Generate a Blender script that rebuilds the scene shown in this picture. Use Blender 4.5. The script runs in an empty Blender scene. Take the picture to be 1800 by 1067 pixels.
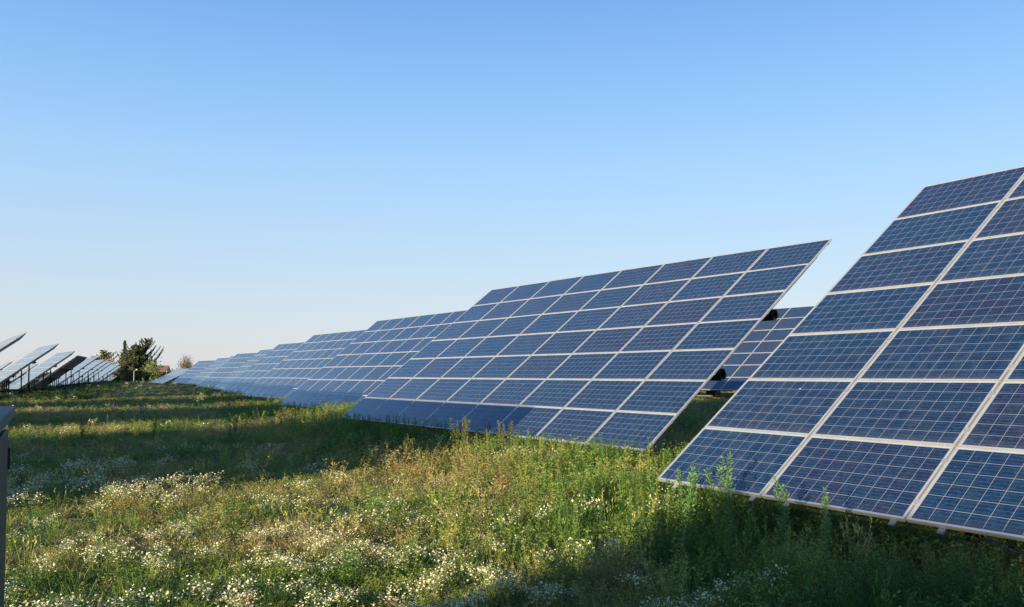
import bpy, math, random
import numpy as np
from mathutils import Vector, Matrix
R = math.radians
sc = bpy.context.scene
col = sc.collection
rng = np.random.default_rng(7)
random.seed(7)

# ------------------------------------------------------------ camera, sky, sun, exposure
cd = bpy.data.cameras.new('camera'); cam = bpy.data.objects.new('camera', cd); col.objects.link(cam)
cam.location = (0, 0, 0); cam.rotation_euler = (R(90 + 2.34), 0, 0)
cd.sensor_width = 36; cd.lens = 29.44; cd.shift_y = 0.0355; cd.clip_start = .05; cd.clip_end = 6000
sc.camera = cam

SUN = Vector((-12.1, -14.05, 3.61)).normalized()
SUN_EL = math.asin(SUN.z); SUN_ROT = math.atan2(SUN.x, SUN.y)
w = bpy.data.worlds.new("World"); sc.world = w; w.use_nodes = True
nt = w.node_tree; nt.nodes.clear()
sky = nt.nodes.new('ShaderNodeTexSky'); sky.sky_type = 'NISHITA'; sky.sun_disc = False
sky.sun_elevation = SUN_EL; sky.sun_rotation = SUN_ROT
sky.air_density = 1.0; sky.dust_density = 0.6; sky.ozone_density = 2.0; sky.altitude = 0
bg = nt.nodes.new('ShaderNodeBackground'); bg.inputs[1].default_value = 0.15
# the clear evening sky: deep blue overhead, pale milky band over the horizon, blended over the physical sky
def lin(c): return tuple(((v / 255 + .055) / 1.055) ** 2.4 for v in c) + (1,)
gen = nt.nodes.new('ShaderNodeTexCoord'); sepz = nt.nodes.new('ShaderNodeSeparateXYZ'); nt.links.new(gen.outputs['Generated'], sepz.inputs[0])
rmp = nt.nodes.new('ShaderNodeValToRGB'); nt.links.new(sepz.outputs[2], rmp.inputs[0]); rmp.color_ramp.interpolation = 'B_SPLINE'
STOPS = [(0, (214, 214, 220)), (.05, (208, 217, 228)), (.11, (195, 215, 235)), (.19, (178, 212, 244)), (.28, (154, 203, 251)), (.42, (112, 167, 236)), (.65, (80, 135, 210)), (1, (60, 112, 190))]
for i, (p, c) in enumerate(STOPS):
    e = rmp.color_ramp.elements[i] if i < 2 else rmp.color_ramp.elements.new(p)
    e.position = p
for e, (p, c) in zip(rmp.color_ramp.elements, STOPS): e.position = p; e.color = lin(c)
scl = nt.nodes.new('ShaderNodeVectorMath'); scl.operation = 'SCALE'; scl.inputs[3].default_value = 2.82; nt.links.new(rmp.outputs[0], scl.inputs[0])
mxs = nt.nodes.new('ShaderNodeMix'); mxs.data_type = 'RGBA'; mxs.inputs[0].default_value = .09
nt.links.new(scl.outputs[0], mxs.inputs[6]); nt.links.new(sky.outputs[0], mxs.inputs[7])
wo = nt.nodes.new('ShaderNodeOutputWorld')
nt.links.new(mxs.outputs[2], bg.inputs[0]); nt.links.new(bg.outputs[0], wo.inputs[0])

sl = bpy.data.lights.new('sun', 'SUN'); sl.energy = 5.0; sl.angle = R(.5); sl.color = (1, .84, .61)
so = bpy.data.objects.new('sun', sl); col.objects.link(so)
so.rotation_euler = SUN.to_track_quat('Z', 'Y').to_euler(); so.location = SUN * 60

sc.view_settings.view_transform = 'Standard'; sc.view_settings.look = 'None'
sc.view_settings.gamma = 1; sc.view_settings.exposure = 1.25
sc.render.resolution_x = 1024; sc.render.resolution_y = 607
sc.render.engine = 'CYCLES'

# ------------------------------------------------------------ node helpers and materials
class N:
    def __init__(s, name):
        s.m = bpy.data.materials.new(name); s.m.use_nodes = True
        s.t = s.m.node_tree; s.b = s.t.nodes['Principled BSDF']; s.out = s.t.nodes['Material Output']
    def n(s, typ, **kw):
        x = s.t.nodes.new(typ)
        for k, v in kw.items(): setattr(x, k, v)
        return x
    def l(s, a, b): s.t.links.new(a, b)
    def set(s, sock, v):
        if hasattr(v, 'links') or hasattr(v, 'is_output'): s.l(v, sock)
        else: sock.default_value = v
    def math(s, op, a, b=0.0, c=None):
        x = s.n('ShaderNodeMath', operation=op)
        s.set(x.inputs[0], a); s.set(x.inputs[1], b)
        if c is not None: s.set(x.inputs[2], c)
        return x.outputs[0]
    def mix(s, f, a, b):
        x = s.n('ShaderNodeMix', data_type='RGBA')
        s.set(x.inputs[0], f); s.set(x.inputs[6], a); s.set(x.inputs[7], b)
        return x.outputs[2]
    def noise(s, scale, detail=4, vec=None, rough=.55):
        x = s.n('ShaderNodeTexNoise'); x.inputs['Scale'].default_value = scale
        x.inputs['Detail'].default_value = detail; x.inputs['Roughness'].default_value = rough
        if vec is not None: s.l(vec, x.inputs['Vector'])
        return x.outputs[0]
    def ramp(s, f, stops):
        x = s.n('ShaderNodeValToRGB'); s.l(f, x.inputs[0]); e = x.color_ramp.elements
        while len(e) < len(stops): e.new(.5)
        for q, (p, c) in zip(e, stops): q.position = p; q.color = (*c, 1) if len(c) == 3 else c
        return x.outputs[0]
    def obj(s): return s.n('ShaderNodeTexCoord').outputs['Object']
    def P(s, **kw):
        for k, v in kw.items(): s.set(s.b.inputs[k.replace('_', ' ')], v)
        return s.m
    def bump(s, h, strength=.3, dist=.01):
        x = s.n('ShaderNodeBump'); x.inputs['Strength'].default_value = strength; x.inputs['Distance'].default_value = dist
        s.l(h, x.inputs['Height']); s.l(x.outputs[0], s.b.inputs['Normal'])

MW, MH = 1.646, .990      # module size
PW, PH = 1.672, 1.0       # module pitch
FR = .0165                 # frame width

def mat_cells():
    m = N('solar_cells'); o = m.obj(); sep = m.n('ShaderNodeSeparateXYZ'); m.l(o, sep.inputs[0])
    info = m.n('ShaderNodeObjectInfo')
    x = m.math('DIVIDE', m.math('SUBTRACT', sep.outputs[0], FR + .012), (MW - 2 * FR - .024) / 10)
    y = m.math('DIVIDE', m.math('SUBTRACT', sep.outputs[1], FR + .010), (MH - 2 * FR - .020) / 6)
    fx = m.math('FRACT', x); fy = m.math('FRACT', y)
    def band(f, wd):   # 1 near cell border
        return m.math('GREATER_THAN', m.math('ABSOLUTE', m.math('SUBTRACT', f, .5)), .5 - wd)
    gap = m.math('MAXIMUM', band(fx, .011), band(fy, .014))
    out = m.math('MAXIMUM', m.math('GREATER_THAN', m.math('ABSOLUTE', m.math('SUBTRACT', x, 5)), 5.0),
                 m.math('GREATER_THAN', m.math('ABSOLUTE', m.math('SUBTRACT', y, 3)), 3.0))
    gap = m.math('MAXIMUM', gap, out)
    bus = None
    for p in (.2, .5, .8):
        b = m.math('LESS_THAN', m.math('ABSOLUTE', m.math('SUBTRACT', fy, p)), .0085)
        bus = b if bus is None else m.math('MAXIMUM', bus, b)
    cell = m.n('ShaderNodeCombineXYZ'); m.l(m.math('FLOOR', x), cell.inputs[0]); m.l(m.math('FLOOR', y), cell.inputs[1])
    m.l(m.math('MULTIPLY', info.outputs['Random'], 97.0), cell.inputs[2])
    wn = m.n('ShaderNodeTexWhiteNoise', noise_dimensions='3D'); m.l(cell.outputs[0], wn.inputs['Vector'])
    # crystal grain
    add = m.n('ShaderNodeVectorMath', operation='ADD'); m.l(o, add.inputs[0])
    sc3 = m.n('ShaderNodeVectorMath', operation='SCALE'); m.l(cell.outputs[0], sc3.inputs[0]); sc3.inputs[3].default_value = 3.7
    m.l(sc3.outputs[0], add.inputs[1])
    vo = m.n('ShaderNodeTexVoronoi'); vo.inputs['Scale'].default_value = 38; m.l(add.outputs[0], vo.inputs['Vector'])
    grain = m.n('ShaderNodeSeparateColor'); m.l(vo.outputs['Color'], grain.inputs[0])
    r1 = m.math('FRACT', m.math('MULTIPLY', info.outputs['Random'], 13.7))
    big = m.noise(1.1, 3, add.outputs[0] if False else o)
    base = m.mix(m.math('POWER', r1, 1.5), (.0025, .0125, .036, 1), (.009, .008, .023, 1))
    cellc = m.mix(m.math('MULTIPLY', wn.outputs['Value'], .5), base, (.004, .019, .038, 1))
    cellc = m.mix(m.math('MULTIPLY', m.math('POWER', grain.outputs[0], 2.2), .34), cellc, (.018, .055, .11, 1))
    c = m.mix(m.math('MULTIPLY', bus, .22), cellc, (.22, .25, .29, 1))
    c = m.mix(gap, c, (.21, .235, .265, 1))
    # light dust, a little thicker towards the lower rim
    du = m.ramp(m.noise(5, 6, o), [(.42, (0, 0, 0)), (.75, (1, 1, 1))])
    low = m.math('MULTIPLY', m.math('SUBTRACT', 1.0, m.math('MINIMUM', m.math('MULTIPLY', sep.outputs[1], 7.0), 1.0)), .08)
    mp = m.n('ShaderNodeMapping'); mp.inputs['Scale'].default_value = (14, 1.2, 1); m.l(add.outputs[0] if False else o, mp.inputs[0])
    ofs = m.n('ShaderNodeCombineXYZ'); m.l(m.math('MULTIPLY', info.outputs['Random'], 300.0), ofs.inputs[0]); m.l(ofs.outputs[0], mp.inputs[1])
    strk = m.ramp(m.noise(1.0, 4, mp.outputs[0]), [(.5, (0, 0, 0)), (.75, (1, 1, 1))])
    md = m.math('FRACT', m.math('MULTIPLY', info.outputs['Random'], 51.3))
    dust = m.math('MULTIPLY', m.math('ADD', m.math('MULTIPLY', du, .06), m.math('MULTIPLY', strk, .05)), m.math('ADD', md, .35))
    c = m.mix(m.math('ADD', m.math('MULTIPLY', dust, .8), low), c, (.26, .26, .25, 1))
    ml = m.n('ShaderNodeTexVoronoi'); ml.inputs['Scale'].default_value = 2.3; a2 = m.n('ShaderNodeVectorMath', operation='ADD'); m.l(o, a2.inputs[0]); m.l(ofs.outputs[0], a2.inputs[1]); m.l(a2.outputs[0], ml.inputs['Vector'])
    spot = m.math('MULTIPLY', m.math('LESS_THAN', ml.outputs['Distance'], .028), m.math('GREATER_THAN', md, .55))
    c = m.mix(m.math('MULTIPLY', spot, .75), c, (.6, .6, .56, 1))
    rough = m.math('MULTIPLY_ADD', du, .06, .075)
    m.P(Base_Color=c, Roughness=rough, IOR=1.62)
    return m.m

def mat_metal(name, c, rough=.42, met=.55, var=.12, sc_=3):
    m = N(name); f = m.noise(sc_, 5, m.obj())
    k = m.mix(f, tuple(v * (1 - var) for v in c) + (1,), tuple(min(1, v * (1 + var)) for v in c) + (1,))
    return m.P(Base_Color=k, Roughness=m.math('MULTIPLY_ADD', f, .2, rough - .1), Metallic=met)

M = {}
M['cells'] = mat_cells()
M['frame'] = mat_metal('anodised_frame', (.68, .66, .585), .5, .78)
M['galv'] = mat_metal('galvanised_steel', (.23, .23, .235), .5, .3, .2, 6)
M['dull'] = mat_metal('dull_steel', (.11, .108, .10), .6, .2, .25, 8)
M['dark'] = mat_metal('dark_steel', (.02, .02, .022), .7, .0, .3, 5)
M['back'] = mat_metal('backsheet', (.32, .33, .34), .6, 0)
m = N('rusty_edge'); M['wood'] = m.P(Base_Color=m.mix(m.noise(9, 5, m.obj()), (.34, .2, .09, 1), (.5, .36, .2, 1)), Roughness=.8)
m = N('concrete'); f = m.noise(7, 6, m.obj()); M['concrete'] = m.P(Base_Color=m.ramp(f, [(.3, (.09, .088, .08)), (.7, (.16, .155, .145))]), Roughness=.9)
m = N('cabinet_paint'); f = m.noise(4, 6, m.obj()); M['cab'] = m.P(Base_Color=m.ramp(f, [(.3, (.05, .058, .045)), (.7, (.07, .078, .06))]), Roughness=.65, Specular_IOR_Level=.25)
m = N('cabinet_lid'); f = m.noise(12, 6, m.obj()); M['lid'] = m.P(Base_Color=m.ramp(f, [(.3, (.10, .108, .09)), (.7, (.14, .15, .125))]), Roughness=.7, Specular_IOR_Level=.25)
m = N('pale_wood'); M['palewood'] = m.P(Base_Color=m.mix(m.noise(3, 4, m.obj()), (.32, .30, .24, 1), (.45, .42, .34, 1)), Roughness=.8)

def mat_leaf(name, trans=.35, rough=.55):
    m = N(name)
    a = m.n('ShaderNodeAttribute', attribute_name='Col')
    m.P(Base_Color=a.outputs['Color'], Roughness=rough); m.b.inputs['Specular IOR Level'].default_value = .25
    tr = m.n('ShaderNodeBsdfTranslucent'); m.l(a.outputs['Color'], tr.inputs[0])
    mx = m.n('ShaderNodeMixShader'); mx.inputs[0].default_value = trans
    m.l(m.b.outputs[0], mx.inputs[1]); m.l(tr.outputs[0], mx.inputs[2]); m.l(mx.outputs[0], m.out.inputs[0])
    return m.m
M['leaf'] = mat_leaf('leafy_plants')
M['petal'] = mat_leaf('white_petals', .25, .7)
m = N('bark'); f = m.noise(6, 6, m.obj()); M['bark'] = m.P(Base_Color=m.ramp(f, [(.3, (.06, .045, .03)), (.7, (.14, .11, .08))]), Roughness=.95)

# ------------------------------------------------------------ mesh helpers
class MB:
    def __init__(s): s.v = []; s.f = []; s.mi = []
    def quad(s, pts, mi=0):
        k = len(s.v); s.v += [tuple(p) for p in pts]; s.f.append(tuple(range(k, k + len(pts)))); s.mi.append(mi)
    def box(s, c, d, mi=0, mat=None, taper=None):
        k = len(s.v)
        for z in (-.5, .5):
            for y in (-.5, .5):
                for x in (-.5, .5):
                    t = (taper if (taper and z > 0) else 1)
                    p = Vector((x * d[0] * t, y * d[1] * t, z * d[2]))
                    if mat: p = mat @ p
                    s.v.append((p[0] + c[0], p[1] + c[1], p[2] + c[2]))
        for f in ((0, 2, 3, 1), (4, 5, 7, 6), (0, 1, 5, 4), (2, 6, 7, 3), (0, 4, 6, 2), (1, 3, 7, 5)):
            s.f.append(tuple(k + i for i in f)); s.mi.append(mi)
    def b2(s, x0, x1, y0, y1, z0, z1, mi=0):
        s.box(((x0 + x1) / 2, (y0 + y1) / 2, (z0 + z1) / 2), (x1 - x0, y1 - y0, z1 - z0), mi)
    def tube(s, a, b, ra, rb=None, n=8, mi=0, cap=True):
        rb = ra if rb is None else rb
        a = Vector(a); b = Vector(b); d = (b - a).normalized()
        u = d.orthogonal().normalized(); w_ = d.cross(u); k = len(s.v)
        for p, r in ((a, ra), (b, rb)):
            for i in range(n):
                t = 2 * math.pi * i / n; q = p + u * (r * math.cos(t)) + w_ * (r * math.sin(t)); s.v.append(tuple(q))
        for i in range(n):
            j = (i + 1) % n; s.f.append((k + i, k + j, k + n + j, k + n + i)); s.mi.append(mi)
        if cap:
            s.f.append(tuple(k + i for i in reversed(range(n)))); s.mi.append(mi)
            s.f.append(tuple(k + n + i for i in range(n))); s.mi.append(mi)
    def prism(s, poly, y0, y1, mi=0):        # poly in (x,z), extruded along y
        k = len(s.v); n = len(poly)
        for y in (y0, y1):
            for (x, z) in poly: s.v.append((x, y, z))
        s.f.append(tuple(k + i for i in range(n))); s.f.append(tuple(k + n + i for i in reversed(range(n)))); s.mi += [mi, mi]
        for i in range(n):
            j = (i + 1) % n; s.f.append((k + j, k + i, k + n + i, k + n + j)); s.mi.append(mi)
    def build(s, name, mats, parent=None, loc=(0, 0, 0), rot=(0, 0, 0), bevel=0, smooth=False):
        me = bpy.data.meshes.new(name); me.from_pydata(s.v, [], s.f); me.update()
        for q in (mats if isinstance(mats, (list, tuple)) else [mats]): me.materials.append(q)
        me.polygons.foreach_set('material_index', s.mi)
        if smooth: me.polygons.foreach_set('use_smooth', [True] * len(s.f))
        o = bpy.data.objects.new(name, me); col.objects.link(o); o.parent = parent; o.location = loc; o.rotation_euler = rot
        if bevel:
            b = o.modifiers.new('bevel', 'BEVEL'); b.width = bevel; b.segments = 2; b.limit_method = 'ANGLE'
        return o
def tag(o, label=None, cat=None, group=None, kind=None):
    if label: o['label'] = label
    if cat: o['category'] = cat
    if group: o['group'] = group
    if kind: o['kind'] = kind
    return o
def empty(name, loc=(0, 0, 0), rz=0):
    o = bpy.data.objects.new(name, None); o.empty_display_size = .3; col.objects.link(o)
    o.location = loc; o.rotation_euler = (0, 0, rz); return o
def copy_tree(o, kids, parent=None):
    c = o.copy(); col.objects.link(c)
    if parent is not None: c.parent = parent
    for k in kids.get(o.name, []): copy_tree(k, kids, c)
    return c

# ------------------------------------------------------------ terrain
def vnoise(x, y, seed=0):
    x = np.asarray(x, float); y = np.asarray(y, float)
    xi = np.floor(x).astype(np.int64); yi = np.floor(y).astype(np.int64); fx = x - xi; fy = y - yi
    fx = fx * fx * (3 - 2 * fx); fy = fy * fy * (3 - 2 * fy)
    def h(a, b):
        n = (a * 374761393 + b * 668265263 + seed * 1442695041) & 0x7fffffff
        n = ((n ^ (n >> 13)) * 1274126177) & 0x7fffffff
        return ((n ^ (n >> 16)) & 0xffff) / 65535.0
    return (h(xi, yi) * (1 - fx) + h(xi + 1, yi) * fx) * (1 - fy) + (h(xi, yi + 1) * (1 - fx) + h(xi + 1, yi + 1) * fx) * fy
def fbm(x, y, seed=0, o=3):
    s = 0; a = .5; t = 0
    for i in range(o):
        s = s + a * vnoise(x * 2 ** i, y * 2 ** i, seed + i); t += a; a *= .5
    return s / t
def sstep(a, b, x): t = np.clip((x - a) / (b - a), 0, 1); return t * t * (3 - 2 * t)
def perp(x, y): return -.925 * (x - .83) - .38 * (y - 21.9)          # distance left of the right-hand row
def ground(x, y):
    x = np.asarray(x, float); y = np.asarray(y, float); q = perp(x, y)
    z = -1.9 + .55 * sstep(-4, -17, q) - .32 * sstep(8, 18, q) * sstep(40, 90, y)
    z = z + .10 * (fbm(x * .35, y * .35, 3) - .5) + .05 * (fbm(x * 1.7, y * 1.7, 9) - .5)
    return z + .3 * sstep(170, 420, y)

def grid_ground():
    ys = np.concatenate([np.linspace(-40, 2, 22), np.linspace(2.4, 40, 150), 40 * (1.045 ** np.arange(1, 112))])
    us = np.concatenate([np.linspace(-3, -1.1, 14)[:-1], np.linspace(-1.1, 1.1, 150), np.linspace(1.1, 3, 14)[1:]])
    Y, U = np.meshgrid(ys, us, indexing='ij'); X = U * (np.abs(Y) * .85 + 14)
    Z = ground(X, Y); n, k = Y.shape
    v = np.stack([X, Y, Z], -1).reshape(-1, 3)
    i = (np.arange(n - 1)[:, None] * k + np.arange(k - 1)[None]).ravel()
    f = np.stack([i, i + 1, i + k + 1, i + k], 1)
    return v, f
def np_mesh(name, v, f, mat, colr=None, smooth=False):
    me = bpy.data.meshes.new(name); nv = len(v); nf = len(f); k = f.shape[1]
    me.vertices.add(nv); me.vertices.foreach_set('co', np.ascontiguousarray(v, np.float32).ravel())
    me.loops.add(nf * k); me.loops.foreach_set('vertex_index', np.ascontiguousarray(f, np.int32).ravel())
    me.polygons.add(nf); me.polygons.foreach_set('loop_start', np.arange(0, nf * k, k, dtype=np.int32))
    me.polygons.foreach_set('loop_total', np.full(nf, k, np.int32))
    if smooth: me.polygons.foreach_set('use_smooth', np.ones(nf, bool))
    me.update(calc_edges=True)
    if colr is not None:
        a = me.color_attributes.new('Col', 'FLOAT_COLOR', 'POINT')
        c4 = np.ones((nv, 4), np.float32); c4[:, :3] = colr; a.data.foreach_set('color', c4.ravel())
    me.materials.append(mat)
    o = bpy.data.objects.new(name, me); col.objects.link(o); return o

m = N('meadow_soil'); g = m.n('ShaderNodeNewGeometry').outputs['Position']
a = m.ramp(m.noise(.45, 5, g), [(.35, (.03, .045, .014)), (.52, (.05, .055, .02)), (.66, (.09, .07, .035))])
b = m.ramp(m.noise(9, 6, g), [(.3, (.03, .04, .014)), (.7, (.12, .13, .05))])
f2 = m.noise(30, 4, g)
M['soil'] = m.P(Base_Color=m.mix(.5, a, b), Roughness=.95); m.bump(f2, .8, .05)
v, f = grid_ground()
tag(np_mesh('ground', v, f, M['soil'], smooth=True), kind='structure')

# ------------------------------------------------------------ solar table
TILT = R(37.6); CT, ST = math.cos(TILT), math.sin(TILT); ZC = 2.70
def pl(x, v_, d=0.0, tilt=TILT, zc=ZC):    # point on / below the module plane, local to the table root
    return (x, v_ * math.cos(tilt) + d * math.sin(tilt), zc + v_ * math.sin(tilt) - d * math.cos(tilt))

def module_meshes():
    g_ = MB(); g_.quad([(FR, FR, -.006), (MW - FR, FR, -.006), (MW - FR, MH - FR, -.006), (FR, MH - FR, -.006)], 0)
    g_.quad([(FR, MH - FR, -.012), (MW - FR, MH - FR, -.012), (MW - FR, FR, -.012), (FR, FR, -.012)], 1)
    f_ = MB(); t = -.042
    f_.b2(0, MW, 0, FR, t, 0); f_.b2(0, MW, MH - FR, MH, t, 0)
    f_.b2(0, FR, FR, MH - FR, t, 0); f_.b2(MW - FR, MW, FR, MH - FR, t, 0)
    for yy in (.2, .76): f_.b2(MW - .012, MW + (PW - MW) + .012, yy, yy + .055, -.03, .0045, 1)
    return g_, f_

def make_table(name, near, mirror=False):
    root = empty(name); kids = {root.name: []}
    def add(o, par=None):
        kids.setdefault((par or root).name, []).append(o); kids.setdefault(o.name, []); return o
    g_, f_ = module_meshes(); mod0 = fr0 = None
    for r in range(7):
        for c in range(8):
            loc = pl((c - 4) * PW + (PW - MW) / 2, (r - 3.5) * PH + .005)
            if mod0 is None:
                if near:
                    mod0 = add(g_.build('solar_module', [M['cells'], M['back']], root, loc, (TILT, 0, 0)))
                    fr0 = add(f_.build('module_frame', [M['frame'], M['galv']], mod0), mod0)
                else:
                    q = MB(); q.v = g_.v + f_.v; q.f = g_.f + [tuple(i + len(g_.v) for i in x) for x in f_.f]; q.mi = g_.mi + [2 + k_ for k_ in f_.mi]
                    mod0 = add(q.build('solar_module', [M['cells'], M['back'], M['frame'], M['galv']], root, loc, (TILT, 0, 0)))
            else:
                o = mod0.copy(); col.objects.link(o); o.parent = root; o.location = loc; add(o)
                o.rotation_euler = (TILT + random.gauss(0, .0016), random.gauss(0, .0016), 0)
                if near: p = fr0.copy(); col.objects.link(p); p.parent = o; add(p, o)
    # two square main beams, long way
    L = 4 * PW
    for v_ in (-1.0, 1.0):
        b = MB(); h = .085; th = .012; y0, y1 = -h, h; z0, z1 = -.34, -.17
        b.b2(-L + .1, L - .08, y0, y1, z1 - th, z1); b.b2(-L + .1, L - .08, y0, y1, z0, z0 + th)
        b.b2(-L + .1, L - .08, y0, y0 + th, z0 + th, z1 - th); b.b2(-L + .1, L - .08, y1 - th, y1, z0 + th, z1 - th)
        add(b.build('main_beam', M['dark'], root, pl(0, v_), (TILT, 0, 0)))
    # rafters: two under each column, tapered ends
    rf0 = None
    for c in range(8):
        for dx in (.33, 1.54):
            x = (c - 4) * PW + dx
            if rf0 is None:
                b = MB()
                dp = -.125 if near else -.20
                prof = [(-3.56, -.047), (3.4, -.047), (3.4, -.075), (2.9, dp), (-2.80, dp), (-3.18, -.36), (-3.44, -.09), (-3.56, -.085)]
                # profile in (v, depth); extruded across x
                k = len(b.v); n = len(prof)
                for xx in (-.02, .02):
                    for (v_, d_) in prof: b.v.append((xx, v_, d_))
                b.f.append(tuple(range(n))); b.f.append(tuple(reversed(range(n, 2 * n)))); b.mi += [0, 0]
                for i in range(n):
                    j = (i + 1) % n; b.f.append((j, i, n + i, n + j)); b.mi.append(0)
                b.b2(-.03, .03, -3.553, -3.47, -.060, -.046, 1)
                b.b2(-.045, .045, -3.41, -2.95, -.305, -.29, 2) if False else None
                rf0 = add(b.build('rafter', [M['dull'] if near else M['galv'], M['galv'], M['wood']], root, pl(x, 0), (TILT, 0, 0)))
            else:
                o = rf0.copy(); col.objects.link(o); o.location = pl(x, 0); add(o)
    # posts carrying the beams from the turntable frame
    def post(x, v_, yb, xb=None):
        top = Vector(pl(x, v_, .34)); b = MB(); xb = x if xb is None else xb
        pw = .07 if near else .11; b.box((0, 0, (top.z - .62) / 2), (pw, pw, top.z - .62))
        o = b.build('post', M['dark'], root, (x, top.y, .62)); return add(o)
    for x in (-4.2, 1.8): post(x, 1.0, 0)
    for x in (-4.2, -2.2, -.2, 1.8): post(x, -1.0, 0)
    yl = pl(0, -1.0, .34)[1]; yu = pl(0, 1.0, .34)[1]
    for y in (yl, yu): add((lambda b: (b.b2(-4.6, 2.2, -.06, .06, -.10, 0), b.build('base_beam', M['dark'], root, (0, y, .62)))[1])(MB()))
    for x in (-4.2, -2.2, -.2, 1.8): add((lambda b: (b.b2(-.05, .05, yl + .06, yu - .06, -.09, -.005), b.build('cross_beam', M['dark'], root, (x, 0, .615)))[1])(MB()))
    # ring rail and wheel carriages
    b = MB(); nseg = 40; rr = 2.7; cy = (yl + yu) / 2
    for i in range(nseg):
        a0, a1 = 2 * math.pi * i / nseg, 2 * math.pi * (i + 1) / nseg
        b.tube((rr * math.cos(a0) - 1.2, cy + rr * math.sin(a0), 0), (rr * math.cos(a1) - 1.2, cy + rr * math.sin(a1), 0), .045, n=5, cap=False)
    add(b.build('ring_rail', M['dull'], root, (0, 0, .24)))
    for x in (-3.8, 1.4):
        for y in (yl, yu):
            b = MB(); b.box((0, 0, .33), (.62, .5, .34)); b.box((0, 0, .10), (.34, .3, .12))
            b.tube((-.2, -.12, .17), (-.2, .12, .17), .13, n=14); b.tube((.2, -.12, .17), (.2, .12, .17), .13, n=14)
            add(b.build('wheel_carriage', M['dark'], root, (x, y, 0), bevel=.015))
            b = MB(); b.box((0, 0, -.12), (.9, .8, .3)); add(b.build('footing', M['concrete'], root, (x, y, -.01)))
    b = MB(); b.tube((-1.2, cy, -.2), (-1.2, cy, .5), .22, .22, 14); b.tube((-1.2, cy, .5), (-1.2, cy, .61), .35, .35, 14); add(b.build('pivot', M['galv'], root))
    return root, kids

near_t, near_k = make_table('solar_table', True)
far_t, far_k = make_table('solar_table', False)
G1 = 'tilted solar tables of the right row'; G2 = 'tilted solar tables of the left row'; G3 = 'solar tables behind the right row'
YAW = -55.4
def put(proto, kids, x, y, zc, yaw, label, group, first, steep=1.0):
    o = proto if first else copy_tree(proto, kids)
    o.location = (x, y, zc - 2.13 * (steep - 1) - ZC * steep); o.rotation_euler = (0, 0, R(yaw)); o.scale = (1, 1, steep)
    tag(o, label, 'solar panel array', group)
    return o
RIGHT = [
 (7.575, 6.03, .85, -59.26, 'large blue solar table in the right foreground, weeds over its lower rim'),
 (.827, 21.91, .80, -55.26, 'complete blue solar table in the middle, two black beam ends at its right side'),
 (-5.95, 39.21, .82, -55.5, 'solar table directly left of the complete middle one, its lowest row shaded'),
 (-13.56, 56.51, .84, -55.6, 'fourth solar table of the right row counted from the foreground'),
 (-20.96, 73.81, .75, -55.0, 'fifth solar table of the right row counted from the foreground'),
 (-28.1, 91.11, .70, -56.6, 'sixth solar table of the right row counted from the foreground'),
 (-36.1, 108.41, .66, -53.2, 'seventh solar table of the right row counted from the foreground'),
 (-43.2, 125.71, .72, -57.0, 'eighth solar table of the right row counted from the foreground'),
 (-51.1, 143.01, .72, -55.4, 'ninth solar table of the right row counted from the foreground'),
 (-60.5, 160.31, .50, -51.5, 'tiny solar table, last but one at the far end of the right row')]
first = True
# the near prototype stays the first table, so copy before retagging
for i, (x, y, z, yw, lb) in enumerate(RIGHT):
    if i == 0: put(near_t, near_k, x, y, z, yw, lb, G1, True)
    elif i < 4: put(near_t, near_k, x, y, z, yw, lb, G1, False, 1.0 if i == 1 else 1.06)
    elif i == 4: put(far_t, far_k, x, y, z, yw, lb, G1, True, 1.06)
    else: put(far_t, far_k, x, y, z, yw, lb, G1, False, 1.06)
LEFT = [
 (-39.3, 60.9, .75, -55.3, 'solar table whose upper corner just enters the photo at the left edge'),
 (-46.5, 78.3, .63, -55.3, 'second solar table from the left edge, seen edge-on with a black beam end under it'),
 (-54.1, 95.7, .46, -55.3, 'third solar table from the left edge, just before the dark underside'),
 (-61.2, 113.3, .30, -68, 'solar table turned away so that its dark underside shows in the left row'),
 (-68.8, 130.5, .45, -55.4, 'pale solar table just right of the one showing its dark underside'),
 (-76.2, 147.9, .36, -55.6, 'second pale solar table right of the dark underside, in the left row'),
 (-83.9, 165.3, .34, -55.3, 'third pale solar table right of the dark underside, in the left row'),
 (-91.5, 182.7, .30, -55.8, 'fourth pale solar table right of the dark underside, in the left row'),
 (-98.0, 200.1, .16, -56.6, 'fifth solar table right of the dark underside, bluer with visible module rows'),
 (-105.7, 217.5, -.12, -56.0, 'last but one solar table at the far end of the left row'),
 (-111.6, 234.9, -.5, -56.9, 'last small solar table of the left row, nearest to the dark conifers')]
for i, (x, y, z, yw, lb) in enumerate(LEFT): put(far_t, far_k, x, y, z, yw + (0 if i == 3 else 1.3 if i < 3 else .7), lb, G2, False)
# further tables of the left row, beside and behind the camera; they throw the shadows on the meadow
for i, (x, y) in enumerate([(-32.1, 43.5), (-24.9, 26.1), (-17.7, 8.7), (-9.8, -13.4)]):
    put(far_t, far_k, x, y, .75 if i < 3 else .64, -55.3, 'solar table of the left row standing outside the photo', G2, False)
for k in range(9):
    put(far_t, far_k, -72.0 - 7.2 * k, 88.0 + 17.4 * k, .55, -55.3, 'pale solar table of the second row to the left, glimpsed under the nearer tables', 'solar tables of the second left row', False)
for i, (x, y, lb) in enumerate([(12.4, 42.4, 'solar table of the row behind, seen in the gap between the two nearest tables'),
    (19.5, 25.2, 'solar table of the row behind, hidden behind the foreground table'),
    (5.4, 59.7, 'solar table of the row behind, hidden behind the complete middle table')]):
    put(far_t, far_k, x, y, 1.37, -55.3, lb, G3, False)
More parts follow.
